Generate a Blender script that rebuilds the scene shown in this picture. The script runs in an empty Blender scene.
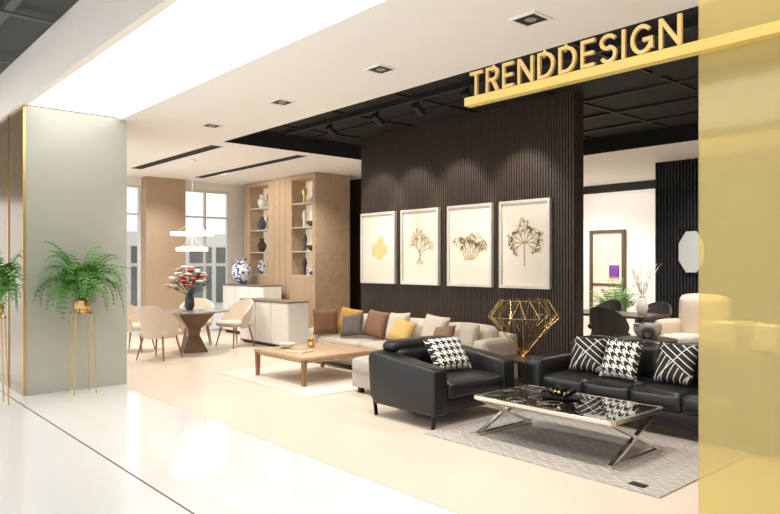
import bpy, bmesh, math, random
from mathutils import Vector, Matrix
random.seed(5)
PI = math.pi
scene = bpy.context.scene
C = scene.collection
scene.view_settings.view_transform = 'Standard'

# ------------------------------------------------------------------ materials
def new_mat(name):
    m = bpy.data.materials.new(name); m.use_nodes = True
    nt = m.node_tree
    return m, nt, nt.nodes['Principled BSDF']

def mat(name, col, rough=.5, metal=0, var=.08, scale=6, bump=0, bscale=150, emit=0, coat=0):
    m, nt, p = new_mat(name)
    tc = nt.nodes.new('ShaderNodeTexCoord')
    nz = nt.nodes.new('ShaderNodeTexNoise'); nz.inputs['Scale'].default_value = scale; nz.inputs['Detail'].default_value = 4
    nt.links.new(tc.outputs['Object'], nz.inputs['Vector'])
    mx = nt.nodes.new('ShaderNodeMix'); mx.data_type = 'RGBA'
    mx.inputs[6].default_value = (*[c*(1-var) for c in col], 1)
    mx.inputs[7].default_value = (*[min(1, c*(1+var)) for c in col], 1)
    nt.links.new(nz.outputs['Fac'], mx.inputs[0])
    nt.links.new(mx.outputs[2], p.inputs['Base Color'])
    p.inputs['Roughness'].default_value = rough; p.inputs['Metallic'].default_value = metal
    p.inputs['Coat Weight'].default_value = coat
    if bump:
        n2 = nt.nodes.new('ShaderNodeTexNoise'); n2.inputs['Scale'].default_value = bscale
        nt.links.new(tc.outputs['Object'], n2.inputs['Vector'])
        b = nt.nodes.new('ShaderNodeBump'); b.inputs['Strength'].default_value = bump; b.inputs['Distance'].default_value = .01
        nt.links.new(n2.outputs['Fac'], b.inputs['Height']); nt.links.new(b.outputs['Normal'], p.inputs['Normal'])
    if emit:
        p.inputs['Emission Color'].default_value = (*col, 1); p.inputs['Emission Strength'].default_value = emit
    return m

class MN:
    def __init__(s, nt):
        s.nt = nt
        tc = nt.nodes.new('ShaderNodeTexCoord'); sp = nt.nodes.new('ShaderNodeSeparateXYZ')
        nt.links.new(tc.outputs['Object'], sp.inputs[0]); s.x, s.y, s.z = sp.outputs
        s.tc = tc
    def m(s, op, a, b=None):
        n = s.nt.nodes.new('ShaderNodeMath'); n.operation = op
        for i, v in enumerate((a, b)):
            if v is None: continue
            if isinstance(v, (int, float)): n.inputs[i].default_value = v
            else: s.nt.links.new(v, n.inputs[i])
        return n.outputs[0]
    def noise(s, sc):
        n = s.nt.nodes.new('ShaderNodeTexNoise'); n.inputs['Scale'].default_value = sc
        s.nt.links.new(s.tc.outputs['Object'], n.inputs['Vector']); return n.outputs['Fac']

def pmat(name, ca, cb, fn, rough=.8, coat=0):
    m, nt, p = new_mat(name); h = MN(nt)
    f = fn(h)
    mx = nt.nodes.new('ShaderNodeMix'); mx.data_type = 'RGBA'
    mx.inputs[6].default_value = (*ca, 1); mx.inputs[7].default_value = (*cb, 1)
    nt.links.new(f, mx.inputs[0]); nt.links.new(mx.outputs[2], p.inputs['Base Color'])
    p.inputs['Roughness'].default_value = rough; p.inputs['Coat Weight'].default_value = coat
    return m

def hound(h):
    k = 100
    x = h.m('MULTIPLY', h.m('ADD', h.x, 5), k); z = h.m('MULTIPLY', h.m('ADD', h.z, 5), k)
    a = h.m('LESS_THAN', h.m('MODULO', x, 8), 4); b = h.m('LESS_THAN', h.m('MODULO', z, 8), 4)
    t = h.m('LESS_THAN', h.m('MODULO', h.m('ADD', x, z), 4), 2)
    return h.m('ADD', h.m('MULTIPLY', a, t), h.m('MULTIPLY', b, h.m('SUBTRACT', 1, t)))
def crosslines(h):
    def g(ax, az, per, off, w):
        u = h.m('ADD', h.m('ADD', h.m('MULTIPLY', h.x, ax), h.m('MULTIPLY', h.z, az)), 5+off)
        return h.m('LESS_THAN', h.m('MODULO', u, per), w)
    up = h.m('GREATER_THAN', h.m('ADD', h.m('MULTIPLY', h.x, .75), h.z), .0)
    a = h.m('MULTIPLY', g(.55, .83, .055, 0, .010), up)
    b = h.m('MULTIPLY', g(-.93, .36, .06, .02, .009), h.m('SUBTRACT', 1, up))
    return h.m('MAXIMUM', h.m('MAXIMUM', a, b), g(-.8, .6, .21, .05, .009))
def rugpat(h):
    nz = h.m('MULTIPLY', h.noise(2.5), .35)
    fx = h.m('ABSOLUTE', h.m('SUBTRACT', h.m('FRACT', h.m('ADD', nz, h.m('MULTIPLY', h.m('ADD', h.x, 20), 2.6))), .5))
    fy = h.m('ABSOLUTE', h.m('SUBTRACT', h.m('FRACT', h.m('MULTIPLY', h.m('ADD', h.y, 20), 4.2)), .5))
    d = h.m('ADD', fx, fy)
    l = h.m('LESS_THAN', h.m('MODULO', h.m('MULTIPLY', d, 3), 1), .3)
    return h.m('MULTIPLY', l, h.m('ADD', .1, h.noise(9)))
def bluewhite(h):
    return h.m('GREATER_THAN', h.noise(14), .53)
def walnut(h):
    w = h.m('SINE', h.m('ADD', h.m('MULTIPLY', h.x, 60), h.m('MULTIPLY', h.noise(4), 14)))
    return h.m('MULTIPLY', h.m('ADD', w, 1), .5)
def marble(h):
    w = h.m('SINE', h.m('ADD', h.m('MULTIPLY', h.x, 6), h.m('MULTIPLY', h.noise(3), 22)))
    return h.m('POWER', h.m('MULTIPLY', h.m('ADD', w, 1), .5), 5)
def pale_streaks(h):
    w = h.m('SINE', h.m('ADD', h.m('MULTIPLY', h.m('ADD', h.x, h.y), 5), h.m('MULTIPLY', h.noise(3.5), 26)))
    return h.m('POWER', h.m('MULTIPLY', h.m('ADD', w, 1), .5), 22)

MT = {}
MT['mall_floor'] = mat('mall_floor', (.91, .905, .895), .07, var=.02, scale=1.5, coat=.5)
MT['threshold'] = mat('threshold', (.91, .90, .88), .07, var=.03, scale=2, coat=.5)
MT['beige_floor'] = mat('beige_floor', (.75, .645, .535), .33, var=.03, scale=1.2)
MT['dark_line'] = mat('dark_line', (.10, .085, .07), .4)
MT['white'] = mat('white_paint', (.92, .89, .85), .8, var=.02)
MT['cream'] = mat('cream_paint', (.84, .79, .72), .8, var=.02)
MT['black_ceiling'] = mat('black_ceiling', (.008, .0075, .0075), .8)
MT['beam'] = mat('black_beam', (.012, .0115, .011), .6)
MT['dark_mall'] = mat('dark_mall_ceiling', (.04, .043, .044), .7)
MT['grid'] = mat('ceiling_grid', (.09, .09, .09), .7)
MT['grey_panel'] = mat('grey_panel', (.455, .46, .40), .22, var=.03, scale=2, coat=.3)
MT['bronze_mirror'] = mat('bronze_mirror', (.26, .185, .11), .15, .35, var=.1, scale=1)
MT['gold'] = mat('polished_gold', (.95, .68, .27), .33, .84, var=.01)
MT['goldbar'] = mat('gold_paint', (.80, .58, .17), .35, .3)
MT['brass'] = mat('brass', (.58, .41, .17), .25, 1)
MT['antique'] = mat('antique_gold', (.62, .43, .18), .25, 1)
MT['slat'] = mat('dark_slat', (.050, .034, .025), .5, var=.2, scale=3)
MT['slat2'] = mat('charcoal_slat', (.016, .017, .018), .55, var=.2, scale=3)
MT['tan'] = pmat('tan_veneer', (.44, .31, .20), (.50, .36, .235), walnut, .5)
MT['niche'] = mat('niche_back_glow', (.85, .74, .58), .6, emit=.3)  # weak emission stands in for warm niche lighting, no lamp inside
MT['cabinet_white'] = mat('white_lacquer', (.82, .80, .76), .35, var=.03)
MT['cabinet_top'] = mat('greige_top', (.56, .50, .43), .4)
MT['cabinet_edge'] = mat('dark_cabinet_edge', (.20, .165, .13), .4)
MT['brownpanel'] = mat('brown_panel', (.42, .31, .215), .6, var=.05)
MT['win_frame'] = mat('window_frame', (.68, .68, .66), .4)
MT['leather'] = mat('black_leather', (.012, .011, .011), .34, var=.2, scale=5, bump=.12, bscale=120)
MT['blackmetal'] = mat('black_metal', (.015, .015, .015), .4, .5)
MT['linen'] = mat('beige_linen', (.52, .455, .38), .9, var=.06, scale=30, bump=.2, bscale=300)
MT['greige'] = mat('greige_linen', (.46, .42, .375), .9, var=.06, scale=30, bump=.2, bscale=300)
MT['lightlinen'] = mat('pale_linen', (.62, .54, .45), .9, var=.06, scale=30, bump=.2, bscale=300)
MT['mustard'] = mat('mustard_fabric', (.54, .29, .07), .85, var=.1, scale=30)
MT['yellow'] = mat('yellow_fabric', (.62, .42, .15), .85, var=.1, scale=30)
MT['tobacco'] = mat('tobacco_fabric', (.17, .075, .035), .7, var=.15, scale=20)
MT['rust'] = mat('rust_brown_fabric', (.24, .13, .075), .75, var=.15, scale=20)
MT['taupe'] = mat('taupe_fabric', (.12, .10, .09), .85, var=.15, scale=25)
MT['hound'] = pmat('houndstooth', (.015, .015, .015), (.82, .80, .75), hound, .85)
MT['fan'] = pmat('crossing_lines', (.015, .015, .015), (.74, .72, .68), crosslines, .8)
MT['rug'] = pmat('patterned_rug', (.42, .385, .355), (.60, .56, .52), rugpat, .95)
MT['creamrug'] = mat('cream_rug', (.79, .715, .62), .95, var=.06, scale=40, bump=.4, bscale=120)
MT['wood'] = pmat('oak', (.49, .32, .185), (.57, .39, .24), walnut, .4)
MT['woodleg'] = mat('brown_wood', (.27, .135, .065), .45, var=.12, scale=12)
MT['smoked'] = pmat('black_streaked_glass', (.012, .011, .010), (.46, .41, .34), pale_streaks, .03, .8)  # thin pale wavy streaks over black
MT['chrome'] = mat('champagne_metal', (.78, .72, .64), .16, .95)
MT['silver'] = mat('silver_frame', (.72, .69, .64), .3, .35)
MT['canvas'] = mat('art_paper', (.78, .72, .62), .8, var=.03)
MT['artgold'] = mat('art_gold', (.52, .39, .17), .6, 0, var=.2, scale=20)
MT['artgoldleaf'] = pmat('gold_leaf', (.70, .48, .16), (.76, .62, .38), lambda h: h.noise(16), .5)
MT['artbrown'] = mat('art_dull_gold', (.50, .39, .19), .6, 0, var=.2, scale=20)
MT['fern'] = mat('fern_green', (.105, .28, .055), .5, var=.5, scale=8)
MT['leafdark'] = mat('leaf_green', (.04, .10, .03), .5, var=.3)
MT['red'] = mat('red_petals', (.50, .05, .04), .6, var=.25, scale=30)
MT['pink'] = mat('pink_petals', (.70, .33, .34), .6, var=.2, scale=30)
MT['whitepetal'] = mat('white_petals', (.80, .78, .72), .6)
MT['porcelain'] = pmat('blue_white_porcelain', (.78, .78, .78), (.06, .10, .30), bluewhite, .2)
MT['ceramic'] = mat('white_ceramic', (.78, .76, .72), .25)
MT['darkceramic'] = mat('dark_ceramic', (.06, .07, .09), .25)
MT['goldceramic'] = mat('gold_ceramic', (.60, .42, .16), .3, .7)
MT['marble'] = pmat('marble', (.72, .70, .67), (.12, .12, .13), marble, .2)
MT['marbletop'] = pmat('grey_marble', (.42, .38, .34), (.22, .2, .19), marble, .2)
MT['chairbeige'] = mat('chair_cream', (.66, .565, .46), .8, var=.06, scale=20)
MT['chairdark'] = mat('chair_dark', (.03, .027, .026), .6)
MT['walnutdark'] = mat('dark_walnut', (.055, .033, .022), .35)
MT['pedestal'] = mat('pedestal_wood', (.17, .095, .05), .4, var=.2)
MT['glow'] = mat('lamp_glow', (1, .96, .88), .5, emit=3, var=0)
MT['bulb'] = mat('warm_bulb', (1, .86, .62), .5, emit=5, var=0)
MT['dimlamp'] = mat('dim_lamp', (.30, .28, .25), .3)
MT['cove'] = mat('cove_diffuser', (1, .985, .955), .6, emit=2.5, var=0)
MT['mirror'] = mat('mirror', (.80, .83, .83), .12, .25, var=0)  # pale, mostly non-metallic colour paints in a bright reflection
MT['facade'] = mat('facade_grey', (.74, .72, .69), .8, var=.15, scale=.6)
MT['facade_dark'] = mat('facade_glass', (.13, .15, .14), .3, var=.3, scale=1)
MT['outside'] = mat('outside_paving', (.8, .79, .77), .8)
MT['doorlight'] = mat('door_interior_glow', (.72, .62, .48), .5, var=.3, scale=1.5, emit=.3)  # emission painted in for the lit room behind the door
MT['doorframe'] = mat('brown_door_frame', (.13, .075, .045), .45, var=.15)
MT['purple'] = mat('purple_sign', (.16, .05, .28), .5, emit=.3)
MT['paper'] = mat('paper_white', (.78, .76, .72), .7)
MT['booktan'] = mat('book_tan', (.55, .38, .20), .6)
MT['tag'] = mat('tag_black', (.02, .02, .02), .5)

def tinted():
    m, nt, p = new_mat('gold_tinted_glass')
    p.inputs['Base Color'].default_value = (.84, .71, .34, 1); p.inputs['Roughness'].default_value = .05
    tr = nt.nodes.new('ShaderNodeBsdfTransparent'); tr.inputs['Color'].default_value = (.95, .86, .52, 1)
    mx = nt.nodes.new('ShaderNodeMixShader'); mx.inputs[0].default_value = .40
    nt.links.new(tr.outputs[0], mx.inputs[1]); nt.links.new(p.outputs[0], mx.inputs[2])
    nt.links.new(mx.outputs[0], nt.nodes['Material Output'].inputs['Surface'])
    return m
MT['tint'] = tinted()
def pane():
    m, nt, p = new_mat('window_pane')
    tr = nt.nodes.new('ShaderNodeBsdfTransparent'); gl = nt.nodes.new('ShaderNodeBsdfGlossy'); gl.inputs['Roughness'].default_value = .03
    mx = nt.nodes.new('ShaderNodeMixShader'); mx.inputs[0].default_value = .05
    nt.links.new(tr.outputs[0], mx.inputs[1]); nt.links.new(gl.outputs[0], mx.inputs[2])
    nt.links.new(mx.outputs[0], nt.nodes['Material Output'].inputs['Surface'])
    return m
MT['pane'] = pane()

# ------------------------------------------------------------------ mesh helpers
def B(): return bmesh.new()
def mk(name, bm, m, parent=None, smooth=True, ang=35):
    bmesh.ops.recalc_face_normals(bm, faces=bm.faces)
    me = bpy.data.meshes.new(name); bm.to_mesh(me); bm.free()
    if smooth:
        for p in me.polygons: p.use_smooth = True
        me.set_sharp_from_angle(angle=math.radians(ang))
    me.materials.append(MT[m])
    o = bpy.data.objects.new(name, me); C.objects.link(o)
    if parent: o.parent = parent
    return o
def box(bm, x0, x1, y0, y1, z0, z1, bev=0, seg=2):
    mtx = Matrix.Translation(((x0+x1)/2, (y0+y1)/2, (z0+z1)/2)) @ Matrix.Diagonal((abs(x1-x0), abs(y1-y0), abs(z1-z0), 1))
    r = bmesh.ops.create_cube(bm, size=1, matrix=mtx)
    if bev:
        es = list({e for v in r['verts'] for e in v.link_edges})
        bmesh.ops.bevel(bm, geom=es, offset=bev, segments=seg, affect='EDGES', profile=.5)
    return bm
def softbox(bm, x0, x1, y0, y1, z0, z1, r=.05, puff=.02):
    t = bmesh.new()
    bmesh.ops.create_cube(t, size=2)
    bmesh.ops.subdivide_edges(t, edges=t.edges[:], cuts=7, use_grid_fill=True)
    c = Vector(((x0+x1)/2, (y0+y1)/2, (z0+z1)/2)); h = Vector(((x1-x0)/2, (y1-y0)/2, (z1-z0)/2))
    for v in t.verts:
        n = Vector([math.copysign(abs(a)**.5, a) for a in v.co])
        p = Vector((n.x*h.x, n.y*h.y, n.z*h.z))
        inn = Vector([max(-h[i]+r, min(h[i]-r, p[i])) for i in range(3)])
        d = p-inn
        if d.length > 1e-6: p = inn+d.normalized()*r
        for i in range(3):
            if abs(abs(n[i])-1) < 1e-4:
                a, b = n[(i+1) % 3], n[(i+2) % 3]
                p[i] += math.copysign(puff*(1-a*a)*(1-b*b), n[i])
        v.co = c+p
    me = bpy.data.meshes.new('tmp'); t.to_mesh(me); t.free(); bm.from_mesh(me); bpy.data.meshes.remove(me)
    return bm
def tube(bm, p0, p1, r0, r1=None, n=8, rot=0):
    p0, p1 = Vector(p0), Vector(p1); r1 = r0 if r1 is None else r1
    d = (p1-p0)
    if d.length < 1e-6: return bm
    q = d.to_track_quat('Z', 'Y')
    a = [bm.verts.new(p0+q@Vector((r0*math.cos(rot+2*PI*i/n), r0*math.sin(rot+2*PI*i/n), 0))) for i in range(n)]
    b = [bm.verts.new(p1+q@Vector((r1*math.cos(rot+2*PI*i/n), r1*math.sin(rot+2*PI*i/n), 0))) for i in range(n)]
    for i in range(n): bm.faces.new((a[i], a[(i+1) % n], b[(i+1) % n], b[i]))
    bm.faces.new(a[::-1]); bm.faces.new(b)
    return bm
def sqbar(bm, p0, p1, w, t, up=(0, 0, 1)):
    p0, p1 = Vector(p0), Vector(p1); d = (p1-p0).normalized(); s = d.cross(Vector(up)).normalized(); u = s.cross(d)
    vs = []
    for p in (p0, p1):
        vs.append([bm.verts.new(p+s*a*w/2+u*b*t/2) for a, b in ((-1, -1), (1, -1), (1, 1), (-1, 1))])
    for i in range(4): bm.faces.new((vs[0][i], vs[0][(i+1) % 4], vs[1][(i+1) % 4], vs[1][i]))
    bm.faces.new(vs[0][::-1]); bm.faces.new(vs[1])
    return bm
def lathe(bm, prof, n=24, c=(0, 0, 0), rot=0, sy=1):
    rings = []
    for r, z in prof:
        if r < 1e-5: rings.append([bm.verts.new((c[0], c[1], c[2]+z))])
        else: rings.append([bm.verts.new((c[0]+r*math.cos(rot+2*PI*i/n), c[1]+sy*r*math.sin(rot+2*PI*i/n), c[2]+z)) for i in range(n)])
    for a, b in zip(rings, rings[1:]):
        for i in range(n):
            j = (i+1) % n
            if len(a) == 1 and len(b) == 1: continue
            if len(a) == 1: bm.faces.new((a[0], b[j], b[i]))
            elif len(b) == 1: bm.faces.new((a[i], a[j], b[0]))
            else: bm.faces.new((a[i], a[j], b[j], b[i]))
    if len(rings[0]) > 1: bm.faces.new(rings[0][::-1])
    if len(rings[-1]) > 1: bm.faces.new(rings[-1])
    return bm
def prism(bm, pts, axis, a, b):
    def P(u, v, w): return (w, u, v) if axis == 'x' else ((u, w, v) if axis == 'y' else (u, v, w))
    A = [bm.verts.new(P(u, v, a)) for u, v in pts]; Bv = [bm.verts.new(P(u, v, b)) for u, v in pts]
    n = len(pts)
    for i in range(n): bm.faces.new((A[i], A[(i+1) % n], Bv[(i+1) % n], Bv[i]))
    bm.faces.new(A[::-1]); bm.faces.new(Bv)
    return bm
def ribbon(bm, pts, w, y0, y1):
    P = [Vector((p[0], p[1])) for p in pts]; n = len(P); L, R = [], []
    for i in range(n):
        d0 = (P[i]-P[i-1]).normalized() if i else (P[1]-P[0]).normalized()
        d1 = (P[i+1]-P[i]).normalized() if i < n-1 else d0
        t = (d0+d1).normalized(); nn = Vector((-t.y, t.x)); k = w/2/max(.4, nn.dot(Vector((-d0.y, d0.x))))
        L.append(P[i]+nn*k); R.append(P[i]-nn*k)
    rows = [[bm.verts.new((q.x, y, q.y)) for q, y in ((L[i], y0), (R[i], y0), (R[i], y1), (L[i], y1))] for i in range(n)]
    for a, b in zip(rows, rows[1:]):
        for j in range(4): bm.faces.new((a[j], a[(j+1) % 4], b[(j+1) % 4], b[j]))
    bm.faces.new(rows[0][::-1]); bm.faces.new(rows[-1])
    return bm
def ball(bm, c, r, sub=2, sz=1):
    bmesh.ops.create_icosphere(bm, subdivisions=sub, radius=r, matrix=Matrix.Translation(c) @ Matrix.Diagonal((1, 1, sz, 1)))
    return bm
def tag(o, label, cat, group=None):
    o['label'] = label; o['category'] = cat
    if group: o['group'] = group
    return o
def thing(name, label, cat, loc=(0, 0, 0), rz=0, group=None):
    o = bpy.data.objects.new(name, None); C.objects.link(o); o.empty_display_size = .1
    o.location = loc; o.rotation_euler = (0, 0, rz)
    return tag(o, label, cat, group)
def struct(name, bm, m, parent=None, smooth=False):
    o = mk(name, bm, m, parent, smooth)
    if not parent: o['kind'] = 'structure'
    return o
def dup(root, loc, rz, label=None):
    r = root.copy(); C.objects.link(r); r.location = loc; r.rotation_euler = (root.rotation_euler[0], root.rotation_euler[1], rz)
    if label: r['label'] = label
    for ch in list(root.children):
        c = ch.copy(); C.objects.link(c); c.parent = r
        for g in list(ch.children):
            d = g.copy(); C.objects.link(d); d.parent = c
    return r

# ------------------------------------------------------------------ setting
ZC = 3.48
struct('floor_mall', box(B(), -30, 5, -7, 1.88, -.1, 0), 'mall_floor')
struct('floor_threshold', box(B(), -30, 5, 1.894, 3.148, -.1, 0), 'threshold')
struct('floor_shop', box(B(), -14.7, 3, 3.16, 14.7, -.1, 0), 'beige_floor')
struct('floor_outside', box(B(), -40, -14.7, 3.16, 25, -.12, -.02), 'outside')
struct('trim_1', box(B(), -30, 5, 1.88, 1.894, -.1, .001), 'dark_line')
struct('trim_2', box(B(), -30, 5, 3.148, 3.16, -.1, .001), 'cabinet_top')

RX0, RX1, RY0, RY1 = -9.51, 2.0, 4.93, 10.3
ZR = 3.74
bm = B()
T = .12
def cel(x0, x1, y0, y1): box(bm, x0, x1, y0, y1, ZC, ZC+T)
cel(RX0, 3, 3.15, RY0)
cel(RX0, 3, RY1, 14.7)
cel(RX1, 3, RY0, RY1)
SL = [(4.93, 5.15, -13.4, -9.9), (6.5, 6.72, -13.9, -9.8)]
cel(-14.7, RX0, 3.15, SL[0][0]); cel(-14.7, SL[0][2], SL[0][0], SL[0][1]); cel(SL[0][3], RX0, SL[0][0], SL[0][1])
cel(-14.7, RX0, SL[0][1], SL[1][0]); cel(-14.7, SL[1][2], SL[1][0], SL[1][1]); cel(SL[1][3], RX0, SL[1][0], SL[1][1])
cel(-14.7, RX0, SL[1][1], 14.7)
struct('ceiling', bm, 'white')
bm = B()
for y0, y1, x0, x1 in SL: box(bm, x0+.001, x1-.001, y0+.001, y1-.001, ZC+.004, ZC+T+.05)
struct('ceiling_slot', bm, 'black_ceiling')
bm = B()
box(bm, RX0-.1, RX1+.1, RY0-.1, RY1+.1, ZR, ZR+.1)
box(bm, RX0+.001, RX0+.03, RY0, RY1, ZC, ZR); box(bm, RX1-.03, RX1-.001, RY0, RY1, ZC, ZR)
box(bm, RX0, RX1, RY0+.001, RY0+.03, ZC, ZR); box(bm, RX0, RX1, RY1-.03, RY1-.001, ZC, ZR)
struct('ceiling_recess', bm, 'black_ceiling')
bm = B()
for y in (5.5, 6.5, 7.7, 8.6, 9.5): box(bm, RX0, RX1, y, y+.04, ZR-.03, ZR)
box(bm, RX0+.3, RX1-.3, 5.87, 5.93, ZR-.07, ZR); box(bm, RX0+.3, RX1-.3, 5.17, 5.21, ZR-.07, ZR)
for i in range(9):
    x = RX0+.6+i*1.3
    box(bm, x, x+.035, RY0+.03, 7.15, ZR-.025, ZR); box(bm, x, x+.035, 7.4, RY1-.03, ZR-.025, ZR)
struct('ceiling_beams', bm, 'beam')
struct('ceiling_mall', box(B(), -30, 5, -7, 1.98, 4.08, 4.2), 'dark_mall')
bm = B()
for i in range(16): box(bm, -30, 5, -6.8+i*.55, -6.72+i*.55, 4.0, 4.08)
for i in range(20): box(bm, -30+i*1.75, -29.94+i*1.75, -7, 1.9, 3.98, 4.0)
struct('ceiling_mall_grid', bm, 'grid')
struct('wall_fascia', box(B(), -30, 5, 1.98, 2.06, 3.5, 4.2), 'cream')
struct('ceiling_soffit', box(B(), -30, 5, 2.06, 3.15, 3.56, 3.7), 'white')
c = mk('cove_light', box(B(), -8.9, 4.5, 2.06, 3.13, 3.5, 3.555), 'cove', None, False)
tag(c, 'long glowing white light panel in the soffit above the shop entrance', 'ceiling light')
col = thing('column', '', 'x', (0, 0, 0)); del col['label']; del col['category']; col['kind'] = 'structure'
mk('column_face', box(B(), -9.6, -8.95, 2.045, 3.25, 0, 3.5), 'grey_panel', col, False)
mk('mirror_cladding', box(B(), -10.6, -8.975, 2.02, 2.04, 0, 3.5), 'bronze_mirror', col, False)
mk('corner_trim', box(B(), -8.972, -8.94, 2.012, 2.044, 0, 3.5), 'brass', col, False)
mk('cladding_trim', box(B(), -9.72, -9.68, 2.008, 2.019, 0, 3.5), 'brass', col, False)
mk('side_core', box(B(), -10.6, -9.6, 2.045, 3.25, 0, 3.5), 'cream', col, False)
bm = B()
X = -14.6
def wl(y0, y1, z0, z1): box(bm, X-.15, X, y0, y1, z0, z1)
wl(3.15, 4.2, 0, ZC); wl(4.2, 7.75, 3.3, ZC); wl(7.75, 14.7, 0, ZC)
struct('wall_left', bm, 'cream')
struct('wall_pier', box(B(), X-.14, X+.25, 5.62, 6.52, 0, ZC), 'brownpanel')
def window(name, y0, y1, ny):
    bm = B()
    for y in (y0, y1-.05): box(bm, X-.12, X-.02, y, y+.05, 0, 3.3)
    for i in range(1, ny):
        y = y0+(y1-y0)*i/ny; box(bm, X-.11, X-.03, y-.02, y+.02, .05, 3.25)
    for z in (0, 3.25): box(bm, X-.119, X-.021, y0+.05, y1-.05, z, z+.05)
    box(bm, X-.105, X-.035, y0+.05, y1-.05, 2.65, 2.69)
    o = struct(name, bm, 'win_frame')
    mk('pane', box(B(), X-.075, X-.065, y0+.04, y1-.04, .04, 3.26), 'pane', o, False)
window('window_1', 4.2, 5.62, 2)
window('window_2', 6.52, 7.75, 2)
bm = B()
WX0, WX1, WY = -8.89, -4.70, 7.18
box(bm, WX0, WX1, WY+.03, WY+.2, 0, ZR-.002)
n = int((WX1-WX0)/.042)
for i in range(n):
    x = WX0+(WX1-WX0)*(i+.5)/n
    box(bm, x-.014, x+.014, WY, WY+.035, 0, ZR-.002)
struct('wall_slatted', bm, 'slat')
struct('wall_rear', box(B(), -14.6, -9.6, 9.4, 9.5, 0, ZC), 'walnutdark')
struct('wall_back', box(B(), -14.6, 3, 14.6, 14.75, 0, ZC), 'white')
struct('wall_right', box(B(), 2.9, 3.05, 3.15, 14.6, 0, ZC), 'cream')
struct('shadow_gap_strip', box(B(), -14.6, 2.9, 14.5, 14.6, 3.3, ZC), 'black_ceiling')  # black strip painted in for the shadow gap along the wall top
bm = B()
box(bm, -6.15, -2.6, 12.1, 12.22, 0, ZC)
for i in range(58): box(bm, -6.14+i*.06, -6.105+i*.06, 12.05, 12.1, 0, ZC)
struct('wall_partition', bm, 'slat2')
bm = B()
DX0, DX1 = -9.0, -8.22
box(bm, DX0-.07, DX0, 14.5, 14.6, 0, 2.32); box(bm, DX1, DX1+.07, 14.5, 14.6, 0, 2.32); box(bm, DX0-.07, DX1+.07, 14.5, 14.6, 2.32, 2.39)
d = struct('door_1', bm, 'doorframe')
mk('door_glow_panel', box(B(), DX0, DX1, 14.55, 14.59, 0, 2.32), 'doorlight', d, False)  # self-glowing panel stands in for the lit interior
mk('door_rail', box(B(), DX0, DX1, 14.53, 14.55, 1.05, 1.11), 'doorframe', d, False)
o = mk('wall_sign', box(B(), -8.54, -8.30, 14.49, 14.545, 1.27, 1.55, .01), 'purple')
tag(o, 'small purple poster hanging in the far doorway of the white wall', 'sign')
t = thing('shop_building', 'pale building with dark glazing seen through the left windows', 'building', (-23, 8, -.02))
mk('wall', box(B(), -1, 0, -6, 8, 0, 2.7), 'facade', t, False)
for i in range(13):
    mk('window', box(B(), 0, .04, -5.8+i*1.05, -4.95+i*1.05, .15, 1.5), 'facade_dark', t, False)
    mk('window', box(B(), 0, .04, -5.8+i*1.05, -4.95+i*1.05, 1.62, 2.2), 'facade_dark', t, False)

# ------------------------------------------------------------------ sign
t = thing('shop_sign', 'gold channel letters spelling the shop name standing on a long gold bar', 'sign', (0, 3.08, 2.558))
mk('bar', box(B(), -2.775, .9, -.03, .03, 0, .050, .003, 1), 'goldbar', t, False)
H = .144; W_ = .0185
def arc(cx, cz, rx, rz, a0, a1, n=14):
    return [(cx+rx*math.cos(math.radians(a0+(a1-a0)*i/n)), cz+rz*math.sin(math.radians(a0+(a1-a0)*i/n))) for i in range(n+1)]
h2 = W_/2
LET = {
 'T': (.098, [[(0, H-h2), (.098, H-h2)], [(.049, 0), (.049, H-W_)]]),
 'R': (.096, [[(h2, 0), (h2, H)], [(W_, H-h2), (.052, H-h2)]+arc(.052, H-.042, .032, .042-h2, 90, -90)+[(W_, H-.084+h2)], [(.048, H-.084+h2), (.085, 0)]]),
 'E': (.082, [[(h2, 0), (h2, H)], [(W_, H-h2), (.082, H-h2)], [(W_, H/2), (.076, H/2)], [(W_, h2), (.082, h2)]]),
 'N': (.108, [[(h2, 0), (h2, H)], [(.108-h2, 0), (.108-h2, H)], [(h2, H-.006), (.108-h2, .006)]]),
 'D': (.108, [[(h2, 0), (h2, H)], [(W_, H-h2), (.040, H-h2)]+arc(.040, H/2, .068-h2, H/2-h2, 90, -90, 18)+[(W_, h2)]]),
 'S': (.094, [arc(.047, H-.041, .047-h2, .041-h2, 25, 270, 16)[0:]+arc(.047, .041, .047-h2, .041-h2+.005, 90, -155, 16)[1:]]),
 'I': (.0185, [[(h2, 0), (h2, H)]]),
 'G': (.116, [arc(.058, H/2, .058-h2, H/2-h2, 42, 345, 24), [(.116-h2, .022), (.116-h2, H/2)], [(.063, H/2-.004), (.116, H/2-.004)]]),
}
word = 'TRENDDESIGN'
tot = sum(LET[c][0] for c in word); gap = (1.30-tot)/10; x = -2.73
for c in word:
    wd, strokes = LET[c]; bm = B()
    for k, s in enumerate(strokes): ribbon(bm, s, W_, -.0295-.0004*k, -.012+.0004*k)
    o = mk('letter', bm, 'gold', t, True, 30); o.location = (x, 0, .0515); x += wd+gap
o = mk('glass_screen', box(B(), -1.39, 1.6, 3.14, 3.16, .002, 3.475), 'tint', None, False)
tag(o, 'tall gold tinted glass pane standing at the right of the entrance', 'glass screen')

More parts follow.
